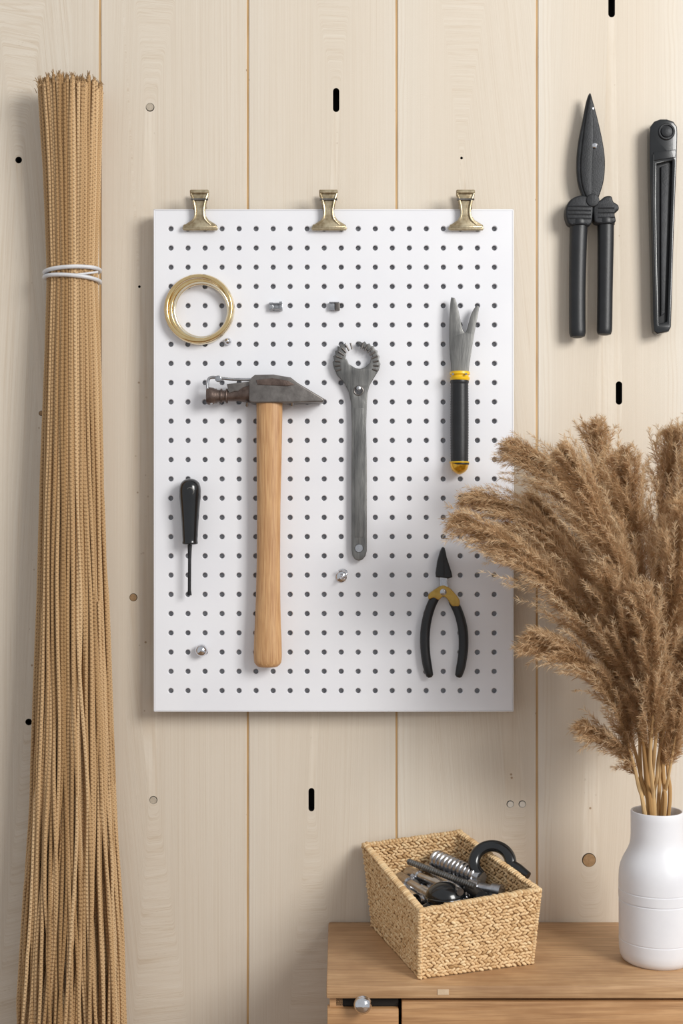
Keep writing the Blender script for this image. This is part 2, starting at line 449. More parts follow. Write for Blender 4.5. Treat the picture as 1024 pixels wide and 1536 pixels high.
for i,cx in enumerate((414,501.5)):
    b=B(); y=460.5
    def wb_(x0,x1,y0,y1,d0,d1,m): 
        A=W(x0,y1,PD);C=W(x1,y0,PD); b.box((A.x,-d1,A.z),(C.x,-d0,C.z),m,.0006)
    if i==0:
        wb_(cx-10,cx-4,y-6,y+6,PD-.001,PD+.007,0); wb_(cx-4,cx+5,y-5,y+6,PD-.001,PD+.004,0); wb_(cx+5,cx+10,y-7,y+6,PD-.001,PD+.008,0); wb_(cx-10,cx+10,y-5,y-3,PD-.001,PD+.010,0)
        b.tube([W(cx-8,y+3,PD+.008),W(cx+8,y+3,PD+.008)],.0013,8,0)
    else:
        wb_(cx-8,cx+1,y-5.5,y+5.5,PD-.001,PD+.006,0); wb_(cx+1,cx+8,y-5.5,y+5.5,PD-.001,PD+.009,1); wb_(cx-8,cx+8,y-6.5,y-5,PD-.001,PD+.009,0)
    b.obj('metal_bracket' if i==0 else 'metal_bracket.001',[M_steelb,M_steeld])
b=B()
b.lathe(W(512,865,PD-.003),(0,-1,0),[(0,.008),(.005,.008),(.007,.006),(.008,0)],24,0)
b.tube(pxpath([(512,865,PD+.002),(512,867,PD+.014),(518,864,PD+.018),(519,858,PD+.016),(514,855,PD+.012),(508,857,PD+.010)],6),.0022,10,0,ref=Vector((0.3,.2,1)))
b.obj('peg_hook',[M_chrome])

# ---------------------------------------------------------------- hammer
def hammer():
    b=B(); d=PD+.020
    ys=[600,620,680,760,840,900,940,965,985,995,1000]
    cx=[404,404,403.5,403,402.5,402,401.5,401.5,401.5,401.5,401.5]
    hw=[19.5,19.5,18.8,17.6,17.5,18.4,19.8,20.8,21.2,20.3,17]
    dw=[13,13,12.5,12,12,12.5,13.5,14,14,13.5,11]
    P=[];R=[]
    for y in np.concatenate([np.linspace(600,990,60),[994,997,999.5,1000.5]]):
        f=1.0 if y<=990 else {994:.985,997:.95,999.5:.88,1000.5:.75}[float(y)]
        P.append(W(interp(y,ys,cx),y,d)); R.append((interp(y,ys,hw)/1000*f*kk(d)*1000,interp(y,ys,dw)/1000*f))
    b.tube(P,R,32,0)
    o=[(377,566),(382,562),(410,561.5),(436,566),(446,574),(486,598),(484,603),(440,604),(376,604),(373,600),(373,572)]
    b.plate([o],d-.016,d+.016,1,.0022,3)
    o=[(384,570),(408,567),(432,571),(442,577),(430,579),(386,577)]
    b.plate([o],d+.0155,d+.0172,2,.0006)
    P=[W(x,y,d) for x,y in ((375,590),(366,591),(356,593),(340,594),(326,594),(320,594),(313,594),(310,594))]
    b.tube(P,[(.014,.013),(.0125,.012),(.0085,.009),(.0080,.0085),(.0092,.010),(.012,.012),(.013,.013),(.0115,.0115)],20,2)
    b.tube(pxpath([(376,569,d+.004),(350,569,d+.004),(330,567,d+.004),(318,566,d+.004),(312,570,d+.004),(311,584,d+.004),(312,598,d+.004),(318,606,d+.004)],5),.0022,10,3)
    o=[(340,576),(376,572),(376,586),(352,587),(343,590)]
    b.plate([o],d-.006,d+.008,1,.001)
    b.plate([circ(327,568,5,16)],d+.004,d+.009,3,.001)
    for x in (324,332,340): b.torus(W(x,594,d),.0098,.0013,(1,0,0),2,24,8)
    for x in (370,438):
        b.tube([W(x,609,PD),W(x,609,PD+.012),W(x,608,PD+.03),W(x,603,PD+.033)],.002,8,3,ref=Vector((1,0,0)))
    return b.obj('hammer',[M_handle,M_steeld,M_rust,M_steelb])
hammer()

# ---------------------------------------------------------------- wrench
def wrench():
    b=B(); d0=PD+.004; d1=PD+.012
    o=[(527.5,640),(526.5,604),(523,588),(516,574),(505,562),(500,550),(498.5,543),(501,540),(499.5,534),(503,532),(502,526),(506,525),(506,519),(510,520),(511,515),(515,517),(518,514),(519,519),(517,527),(519,533),(518,537),(521,541),(523,546),(528,549),(533,552),(540,553),(547,551),(551,547),(555,544),(556,538),(559,535),(556,530),(555,526),(550,526),(548,522),(543,522),(539,518),(536,514),(540,512),(543,514),(547,512),(550,516),(554,515),(556,519),(560,519),(562,524),(566,526),(566,531),(569,534),(568,540),(570.5,546),(568,555),(561,566),(554,578),(551,590),(550,606),(549,640)]
    o+= [(550,700),(550,826),(548,834),(543.5,839.5),(538,841),(532.5,839.5),(528.5,834),(527,826),(527,700)]
    b.plate([o,circ(537.5,586,6,20),circ(538,822,3.5,16)],d0,d1,0,.0012,2)
    b.plate([[(532,612),(545,612),(545,806),(532,806)]],d1-.0004,d1+.0006,0,.0004)
    for a in range(-18,75,13):
        for sx in (-1,1):
            ang=math.radians(180+a) if sx<0 else math.radians(-a)
            cx,cy=535,546
            p=lambda r:(cx+r*math.cos(ang),cy+r*math.sin(ang))
            b.tube([W(*p(23 if a>20 else 25),d1+.0002),W(*p(33),d1+.0008)],.0013,8,1)
    b.torus(W(537.5,586,d1+.0002),.0065,.0011,(0,1,0),1,28,8)
    b.lathe(W(538,822,PD-.001),(0,-1,0),[(0,.003),(.0135,.003),(.0137,.0062),(.0152,.0056),(.0158,0)],24,2)
    b.lathe(W(537.5,584,PD-.001),(0,-1,0),[(0,.0025),(.017,.0025),(.018,.0032),(.019,0)],16,2)
    return b.obj('wrench',[M_steel,M_steeld,M_steelb])
wrench()

# ---------------------------------------------------------------- weeding fork
b=B(); d=PD+.014
o=[(676,449),(679,446.5),(683,449),(688,468),(692,488),(695,497),(698,498),(701,491),(707,470),(714,459),(718,460),(717,470),(712,496),(708,520),(704,545),(700,562),(679,562),(676,545),(674,515),(674,480)]
b.plate([smooth(o,4)],d-.0025,d+.0025,0,.0008)
b.lathe(W(689.5,557,d),(0,0,-1),[(0,.012),(.001,.0145),(.0045,.0148),(.006,.0128),(.008,.0128),(.009,.0145),(.012,.0143),(.0135,.013)],32,1,rx=1)
R=[(0.0,.0128),(.004,.0138)]
for i in range(30):
    t=.006+i*.0038; R+= [(t,.0131+.0004*math.sin(i/29*3.1)),(t+.0019,.0126+.0004*math.sin(i/29*3.1))]
R+=[(.121,.0133),(.123,.0142),(.125,.0138)]
b.lathe(W(689,569,d),(0,0,-1),R,32,2)
b.lathe(W(688.7,692.5,d),(0,0,-1),[(0,.0138),(.003,.0139),(.007,.0134),(.011,.0120),(.0145,.0092),(.017,.0055),(.0185,.002),(.0188,0)],32,3)
b.torus(W(688.7,693.5,d),.0136,.0011,(0,0,1),1,36,8)
for x in (679,699): b.tube([W(x+ (3 if x<690 else -3),561,PD),W(x,561,d+.018)],.0015,8,4)
b.obj('weeding_fork',[M_steel,M_yellow,M_black,M_amber,M_steelb])

# ---------------------------------------------------------------- screwdriver
b=B(); d=PD+.016
pr=[(0,0),(.0012,.006),(.004,.0108),(.009,.0143),(.016,.0158),(.026,.0156),(.04,.0143),(.058,.0128),(.078,.0116),(.090,.0110),(.094,.0114),(.096,.0106),(.097,.006)]
pr2=smooth(pr,4,False); b.lathe(W(285,717.5,d),(0,0,-1),pr2,32,0)
b.torus(W(285,737,d+.0142),.0052,.0011,(0,1,0.1),2,24,8)
b.tube([W(285,812,d),W(284.5,818,d),W(284.3,840,d),W(284,885,d),W(284,893,d)],[.0042,.0032,.0024,.0024,(.0034,.001)],14,1)
b.tube([W(277,812,PD-.001),W(277,812,d)],.0014,8,2); b.tube([W(293,812,PD-.001),W(293,812,d)],.0014,8,2)
b.obj('screwdriver',[M_blackg,M_blackm,M_steel])

# ---------------------------------------------------------------- pliers
b=B(); d=PD+.010
b.plate([[(662.5,822),(664.5,820.5),(667,822),(668,826),(670,836),(677,858),(678.5,866),(672,868),(654,866),(653.5,860),(656,842),(660,828)]],d-.006,d+.006,0,.0022,3)
b.plate([[(665,830),(666,830),(666.4,866),(664.8,866)]],d+.0055,d+.0066,3,.0003)
b.plate([[(659,864),(671,864),(672,880),(676,888),(657,888),(660,880)]],d-.004,d+.005,1,.0012)
b.plate([smooth([(656,882),(664,878),(674,882),(682,890),(689,900),(688,909),(678,909),(670,898),(664,895),(658,900),(650,897),(643,899),(643,892),(650,886)],4)],d-.005,d+.0062,2,.0016)
b.lathe(W(664.5,888,d+.005),(0,-1,0),[(0,.0048),(.0018,.0048),(.0028,.0036),(.003,0)],20,1)
for pts in (((654,893),(645,912),(638.5,938),(637,965),(639.5,992),(645,1016)),((677,898),(687,918),(693.5,942),(695,968),(692,995),(687,1016))):
    q=smooth(pts,6,False); n=len(q)
    P=[W(x,y,d) for x,y in q]; R=[]
    for i in range(n):
        t=i/(n-1); w=interp(t,[0,.05,.12,.5,.85,.97,1],[4.8,6.8,6.8,7.2,6.8,5.2,2.8]); R.append((w/1000,w*.9/1000))
    b.tube(P,R,20,0)
b.tube([W(664,874,PD-.002),W(664,874,d)],.002,8,1)
b.obj('pliers',[M_black,M_steelb,M_brassy,M_blackm])

# ---------------------------------------------------------------- garden shears
def shears():
    b=B(); d=.020
    bl=smooth([(885,139),(880,150),(874,180),(868,210),(865,240),(866,268),(872,290),(880,304),(893,304),(900,290),(906,268),(907.5,240),(904,212),(897,180),(889,150)],5)
    b.plate([bl],d-.005,d+.004,1,.0028,3)
    bl2=smooth([(885.5,143),(879,175),(874,212),(871,245),(873,275),(881,298),(887,298),(888,260),(890,212),(889.5,175)],5)
    b.plate([bl2],d+.003,d+.0065,1,.0014,2)
    b.lathe(W(891.5,218.5,d+.004),(0,-1,0),[(0,.0042),(.0022,.0042),(.0034,.003),(.0036,0)],20,2)
    b.lathe(W(888,163,d+.003),(0,-1,0),[(0,.0022),(.0015,.002),(.002,0)],14,2)
    b.plate([smooth([(856,299),(868,293),(880,294),(889,304),(889,322),(884,338),(857,338),(850,330),(848,318),(850,308)],4)],d-.009,d+.010,1,.003,3)
    b.plate([smooth([(890,306),(900,300),(908,294),(917,294),(920,302),(927,307),(928,314),(922,320),(922,334),(895,335),(890,324)],4)],d-.009,d+.009,1,.003,3)
    for y in (309,315,321,327): b.tube([W(852,y,d+.0098),W(886,y+1,d+.0098)],.0013,8,1)
    for y in (312,319,326): b.tube([W(897,y,d+.0088),W(921,y,d+.0088)],.0012,8,1)
    b.plate([circ(889,300,10,24)],d+.004,d+.0115,1,.0015)
    for pts,w0 in ((((868,330),(867,360),(866,400),(865.5,440),(865.5,480),(866,507)),13.3),(((908,328),(908,360),(907.5,400),(907,440),(906.5,480),(906,503)),12.3)):
        q=smooth(pts,8,False); n=len(q); R=[]
        for i in range(n):
            t=i/(n-1); f=interp(t,[0,.03,.08,.3,.6,.92,.975,1],[.98,1.06,1.0,.97,.93,.93,.8,.4]); R.append((w0*f/1000,w0*f*.85/1000))
        b.tube([W(x,y,d) for x,y in q],R,24,0)
        x,y=q[int(n*.06)]
        b.torus(W(x,y+3,d),w0/1000*1.0,.0013,(0,0,1),0,32,8,1)
    b.tube([W(889,318,0),W(889,318,d)],.003,10,2)
    return b.obj('garden_shears',[M_black,M_blackm,M_chrome])
shears()

# ---------------------------------------------------------------- folding saw
b=B(); d=.016
o=[(974,200),(975,190),(981,182),(990,178.5),(1000,178.5),(1010,182),(1015.5,190),(1016,200),(1015,240),(1011,340),(1008,440),(1006.5,490),(1003,497),(986,501),(981,497),(979.5,480),(978,400),(975.5,300),(974,235)]
ins=[(985,246),(1008,241),(1007.5,260),(1003,400),(1000.5,482),(988,486),(986.5,400),(985,300)]
b.plate([o,list(reversed(ins))],d-.008,d+.010,0,.0022,3)
b.plate([[(983,222),(1010,222),(1003,488),(986,490)]],d-.007,d+.003,1,.0005)
b.plate([[(991,250),(1003,246),(997,470),(991,474)]],d+.003,d+.007,2,.001)
b.tube(pxpath([(979,232,d+.010),(978.5,300,d+.010),(981,400,d+.010),(983,488,d+.009)],8),.0016,8,0)
b.lathe(W(999,198,d+.009),(0,-1,0),[(0,.0125),(.002,.0125),(.0032,.0112),(.0032,.0098),(.0012,.0094),(.0012,.0086),(.0035,.0082),(.0042,.0068),(.0045,0)],36,2)
b.plate([[(980,228),(1013,224),(1013,236),(980,241)]],d+.009,d+.0115,0,.001)
b.tube([W(999,198,0),W(999,198,d)],.003,10,2)
b.obj('folding_saw',[M_blackg,M_black,M_blackm])

# ---------------------------------------------------------------- cord bundle
def cords():
    b=B(); ys=[100,130,260,415,560,700,900,1200,1536,2160]
    cxs=[107,107.5,109,109,110,111,112,113,112,112]
    hws=[50,49.5,44,39,44.5,49,54.5,65,84,100]
    drs=[40,38,34,30,33,36,40,46,54,60]
    N=330; ga=math.pi*(3-math.sqrt(5))
    for i in range(N):
        rho=math.sqrt((i+.5)/N); th=i*ga
        if rho<0.62: continue
        if rho*math.sin(th)<-0.35 and rho<.9: continue
        ytop=131+random.uniform(-5,8)+10*(1-rho)+(random.random()<.2)*random.uniform(-8,6); yend=2150-random.uniform(0,25)
        ph=[random.uniform(0,6.28) for _ in range(4)]; am=random.uniform(.5,1.9)
        Y=np.arange(ytop,yend,14.0); P=[]
        lean=random.gauss(0,.03)
        for y in Y:
            spread=min(abs(y-415)/600.0,1.2)
            wob=.10*am*spread
            u=rho*math.cos(th)+wob*(math.sin(y/170+ph[0])*.6+math.sin(y/61+ph[1])*.25)
            v=rho*math.sin(th)+wob*(math.sin(y/150+ph[2])*.6+math.sin(y/70+ph[3])*.25)
            if y<200: u+=lean*(200-y)/70
            m=math.hypot(u,v)
            if m>1.0: u/=m; v/=m
            hw=interp(y,ys,hws)-3; dr=interp(y,ys,drs)-3
            d=(interp(y,ys,drs)+3+dr*v)/1000
            p=W(interp(y,ys,cxs)+hw*u,y,0.03); p.y=-d; P.append(p)
        b.tube(P,.0026,6,0,rnd=min(1,max(0,random.gauss(.5,.27))))
        for q in range(6):
            p=P[0]; dirv=Vector((random.gauss(0,.35),random.gauss(0,.3),1)).normalized()
            b.tube([p-Vector((0,0,.002)),p+dirv*random.uniform(.003,.009)],[.0009,.0003],4,0,rnd=random.random()*.6)
    for q in range(26):
        a=random.uniform(0,math.pi); x=107+49*math.cos(a)
        p=W(x,random.uniform(128,150),.03); p.y=-(41+37*math.sin(a))/1000
        o=Vector((math.cos(a)*random.uniform(.002,.007),-abs(random.gauss(0,.003)),random.uniform(-.008,.010)))
        b.tube([p,p+o*.5+Vector((0,0,.001)),p+o],[.0006,.0005,.0003],4,0,rnd=.7)
    for x0 in (0,5):
        P=[]
        for y in range(900,2140,13):
            x=interp(y,[900,1200,1400,1536,2160],[158-x0,173-x0,188-x0,194-x0,200-x0])+2*math.sin(y/90+x0)
            p=W(x,y,.03); p.y=-(.055+x0*.002); P.append(p)
        b.tube(P,.0027,7,0,rnd=.6)
    for y,t in ((408,-2.5),(420,2.5)):
        P=[]
        for q in range(64):
            a=2*math.pi*q/64
            w=W(109+40.3*math.cos(a),y+t*math.cos(a)-1.5*math.sin(a),.03); w.y=-(33+31.5*math.sin(a))/1000; P.append(w)
        b.tube(P,(.0040,.0030),10,1,closed=True,ref=Vector((0,0,1)))
    b.tube([W(112,412,.064),W(147,408,.052)],.0016,6,1)
    return b.obj('cord_bundle',[M_cord,M_tie],uv=True,angle=50)
cords()

# ---------------------------------------------------------------- cabinet
def cabinet():
    b=B(); T=TABLE
    xl=-.0195; xr=1.0; yf=-.272
    b.box((xl,yf,T-.017),(xr,-.002,T),0,.0022)
    b.box((xl+.004,-.262,0.05),(xl+.022,-.004,T-.017),1,.001)
    b.box((xr-.022,-.262,0.05),(xr-.004,-.004,T-.017),1,.001)
    b.box((xl+.022,-.02,0.05),(xr-.022,-.006,T-.017),2,0)
    b.box((xl+.022,-.250,T-.045),(xr-.022,-.02,T-.030),2,0)
    b.box((xl+.022,-.258,.05),(xr-.022,-.02,.07),1,.001)
    xs=W(600,1500,.27).x
    z=T-.021
    b.box((xl+.001,-.270,T-.20),(xs-.002,-.252,T-.031),1,.0015)
    b.box((xs+.002,-.271,T-.20),(xr-.003,-.252,z),1,.0015)
    for r in range(2):
        zt=T-.204-r*.27
        b.box((xl+.001,-.270,zt-.265),(xs-.002,-.252,zt),1,.0015)
        b.box((xs+.002,-.271,zt-.265),(xr-.003,-.252,zt),1,.0015)
    for x in (xl+.03,xr-.03):
        for y in (-.24,-.03): b.box((x-.02,y-.02,0),(x+.02,y+.02,.052),1,.002)
    b.box((xl+.012,-.262,T-.030),(xs-.002,-.25,T-.018),2,.0005)  # solid dark strip painted in as the shade under the top
    k=Vector(W(544,1508,.285)); k.y=-.262
    b.lathe(k,(0,-1,0),[(0,.0075),(.003,.0075),(.004,.005),(.012,.005),(.016,.009),(.021,.0118),(.026,.0105),(.030,.006),(.031,0)],28,3)
    b.tube([Vector((k.x-.033,-.264,k.z+.006)),Vector((k.x,-.266,k.z+.006))],.003,8,3)
    b.box((W(656,1487,.272).x,-.2728,T-.0115),(W(673,1487,.272).x,-.2718,T-.0045),4,0)
    return b.obj('wooden_cabinet',[M_cab,M_cabf,M_dark,M_chrome,M_label])
cabinet()

# ---------------------------------------------------------------- basket
def basket():
    b=B(); T=TABLE
    bot={'L':(.047,-.030),'B':(.183,-.018),'R':(.258,-.190),'N':(.103,-.249)}
    top={'L':(.033,-.018,.119),'B':(.177,-.0085,.136),'R':(.2695,-.187,.100),'N':(.103,-.2545,.091)}
    Bt={k:Vector((v[0],v[1],T+.001)) for k,v in bot.items()}; Tp={k:Vector((v[0],v[1],T+v[2])) for k,v in top.items()}
    cen=sum(Bt.values(),Vector())/4
    order='LNRB'
    th=.004
    def inw(p): 
        q=p.copy(); d=Vector((cen.x-p.x,cen.y-p.y,0)).normalized(); return q+d*th*1.5
    for i in range(4):
        a,c=order[i],order[(i+1)%4]
        vs=[Bt[a],Bt[c],Tp[c],Tp[a],inw(Bt[a]),inw(Bt[c]),inw(Tp[c]),inw(Tp[a])]
        b.add(vs,[(0,1,2,3),(7,6,5,4),(3,2,6,7),(0,4,5,1)],1)
    for dz in (0.0,.004):
        b.add([Bt[k]+Vector((0,0,dz)) for k in order],[(3,2,1,0)] if dz==0 else [(0,1,2,3)],1)
    seg,R=8,4; tv=[];tf=[]
    for i in range(R+1):
        ph=math.pi*i/R
        for j in range(seg):
            t_=2*math.pi*j/seg; tv.append((math.cos(ph),math.sin(ph)*math.cos(t_),math.sin(ph)*math.sin(t_)))
    for i in range(R):
        for j in range(seg): tf.append((i*seg+j,i*seg+(j+1)%seg,(i+1)*seg+(j+1)%seg,(i+1)*seg+j))
    def stitch(p,tx,tz,n,L,Hh,Dd,tilt,rnd):
        c,s_=math.cos(tilt),math.sin(tilt)
        ax=tx*c+tz*s_; az=tz*c-tx*s_
        b.add([p+ax*x*L+az*y*Hh+n*z*Dd for x,y,z in tv],tf,0,rnd=rnd)
    for i in range(4):
        a,c=order[i],order[(i+1)%4]
        wid=((Tp[a]-Tp[c]).length+(Bt[a]-Bt[c]).length)/2
        hgt=((Tp[a]-Bt[a]).length+(Tp[c]-Bt[c]).length)/2
        nx=round(wid/.0066); nz=round(hgt/.0044)
        tx=(Bt[c]-Bt[a]).normalized(); up=((Tp[a]+Tp[c])/2-(Bt[a]+Bt[c])/2).normalized()
        n=tx.cross(up).normalized()
        mid=(Bt[a]+Bt[c])/2
        if (mid-cen).dot(n)<0: n=-n
        for side in (1,-1):
            for z in range(nz):
                for x in range(nx+1):
                    fx=(x+(0.5 if z%2 else 0))/nx
                    if fx>1: continue
                    fz=(z+.5)/nz
                    if side<0 and fz<.35: continue
                    p=Bt[a].lerp(Bt[c],fx).lerp(Tp[a].lerp(Tp[c],fx),fz)
                    if side<0:
                        fx2=min(max(fx,.03),.97); p=Bt[a].lerp(Bt[c],fx2).lerp(Tp[a].lerp(Tp[c],fx2),fz)-n*th*1.35
                    p=p+Vector((random.gauss(0,.0005),random.gauss(0,.0005),random.gauss(0,.0004)))
                    p.y=min(p.y,-.004)
                    stitch(p,tx,up,n*side,.0044,.0022,.0020,random.gauss(.42 if z%2 else -.42,.16),min(1,max(0,random.gauss(.58,.2))))
        nr=round((Tp[a]-Tp[c]).length/.0048); et=(Tp[c]-Tp[a]).normalized()
        for x in range(nr+1):
            p=Tp[a].lerp(Tp[c],x/nr)-n*th*.6+Vector((0,0,random.gauss(.0005,.0004)))
            p.y=min(p.y,-.008)
            stitch(p,n,et,up,.0060,.0028,.0036,.35+random.gauss(0,.1),min(1,max(0,random.gauss(.65,.2))))
        for z in range(nz*1):
            p=Bt[a].lerp(Tp[a],(z+.5)/nz); p.y=min(p.y,-.005)
            stitch(p,tx,up,n,.0038,.0026,.0032,random.gauss(0,.2),random.uniform(.4,.8))
    b.obj('woven_basket',[M_straw,M_strawb],angle=60)
    c=B()
    n=14; vs=[];fs=[]
    for i in range(n+1):
        for j in range(n+1):
            u=.065+.87*i/n; v=.065+.87*j/n
            p=Bt['L'].lerp(Bt['B'],u).lerp(Bt['N'].lerp(Bt['R'],u),v)
            t_=Tp['L'].lerp(Tp['B'],u).lerp(Tp['N'].lerp(Tp['R'],u),v)
            q=p.lerp(t_,.42+random.uniform(-.03,.03)); vs.append(q)
    for i in range(n):
        for j in range(n): a=i*(n+1)+j; fs.append((a,a+n+1,a+n+2,a+1))
    c.add(vs,fs,0)
    for q in range(110):
        u=random.uniform(.14,.86); v=random.uniform(.1,.88)
        p=Bt['L'].lerp(Bt['B'],u).lerp(Bt['N'].lerp(Bt['R'],u),v); t_=Tp['L'].lerp(Tp['B'],u).lerp(Tp['N'].lerp(Tp['R'],u),v)
        p=p.lerp(t_,random.uniform(.46,.66))
        ax=Vector((random.gauss(0,1),random.gauss(0,1),random.gauss(0,.5))).normalized()
        mt=random.choice([1,5,5,2,1]); ty=random.random()
        if ty<.35:
            r=random.uniform(.006,.009); c.lathe(p-ax*.003,ax,[(0,r*.9),(.001,r),(.006,r),(.007,r*.9),(.007,r*.5),(.001,r*.5)],6,mt)
        elif ty<.75:
            r=.0034; L=random.uniform(.018,.032); pr=[(0,.0068),(.005,.0068),(.0051,r)]
            k=.006
            while k<L: pr+=[(k,r),(k+.0008,r*.8)]; k+=.0016
            c.lathe(p-ax*L/2,ax,pr+[(L,0)],10,mt)
        else: c.sphere(p,random.uniform(.006,.009),mt,seg=14)
    A=S(652,1288,.102);E=S(722,1318,.094); ax=(E-A).normalized(); L=(E-A).length; pr=[(0,.006),(.001,.012)]
    k=.003
    while k<L-.006: pr+=[(k,.0138),(k+.004,.0138),(k+.0052,.0118),(k+.0064,.0118)]; k+=.0084
    pr+=[(L,.010),(L,.0)]
    c.lathe(A,ax,pr,28,5)
    A=S(612,1292,.112);E=S(712,1330,.102); ax=(E-A).normalized(); L=(E-A).length
    pr=[(0,.0035)]; k=.002
    while k<L: pr+=[(k,.0046),(k+.002,.0036)]; k+=.004
    c.lathe(A,ax,pr+[(L,.0)],12,2)
    for (x0,y0,x1,y1,h,r,mt) in ((600,1318,648,1346,.076,.010,5),(612,1308,668,1330,.082,.008,5),(704,1330,752,1338,.084,.011,5),(690,1322,722,1346,.084,.009,3),(640,1300,690,1338,.092,.0055,5),(598,1330,622,1350,.072,.009,1)):
        A=S(x0,y0,h);E=S(x1,y1,h); ax=(E-A).normalized(); L=(E-A).length
        c.lathe(A,ax,[(0,r*.6),(0,r),(L*.3,r),(L*.32,r*.75),(L*.7,r*.75),(L*.72,r*.95),(L,r*.95),(L,0)],20,mt)
    c.sphere(S(668,1347,.078),.0265,4,(1.08,1,.85),32)
    c.torus(S(668,1347,.080),.0266,.0014,(0,.1,1),4,40,8)
    ctr=S(738,1294,.115); nrm=Vector((0.25,1,-.55)).normalized(); a_=nrm.cross(Vector((0,0,1))).normalized(); b_=nrm.cross(a_)
    if b_.z<0: b_=-b_
    if a_.x<0: a_=-a_
    P=[];Rr=[]
    for q in range(40):
        an=math.radians(235-q*6.1)
        P.append(ctr+a_*math.cos(an)*.026+b_*math.sin(an)*.024); Rr.append((.0085,.0065))
    e=P[-1]; P+= [e+Vector((.010,-.010,-.004)),e+Vector((.022,-.022,-.010))]; Rr+=[(.008,.006),(.006,.005)]
    c.tube(P,Rr,16,4,ref=nrm)
    c.obj('assorted_hardware',[M_soil,M_chrome,M_steel,M_blackm,M_blackg,M_steelb],angle=35)
basket()

# ---------------------------------------------------------------- vase
VD=.172; VX=W(985,1400,VD).x
def vase():
    b=B(); c=Vector((VX,-VD,TABLE))
    pr=[(.000,.0),(.000,.043),(.003,.0472),(.009,.0502),(.018,.0512),(.030,.0514),(.0305,.0509),(.0318,.0509),(.0323,.0514),(.083,.0516),(.0835,.0508),(.0850,.0508),(.0855,.0518),(.0975,.0520),(.0980,.0513),(.0992,.0513),(.0997,.0518),
        (.112,.0518),(.122,.0512),(.131,.0494),(.139,.0462),(.146,.0424),(.152,.0392),(.158,.0370),(.165,.0358),(.172,.0354),(.195,.0354),(.203,.0355),(.2045,.0350),(.205,.0340),(.2045,.0328),(.203,.0322),(.180,.0318),(.160,.030),(.140,.036),(.10,.046),(.02,.046),(.010,.03),(.010,0)]
    b.lathe(c,(0,0,1),pr,72,0)
    b.obj('vase',[M_ceram],angle=28)
vase()

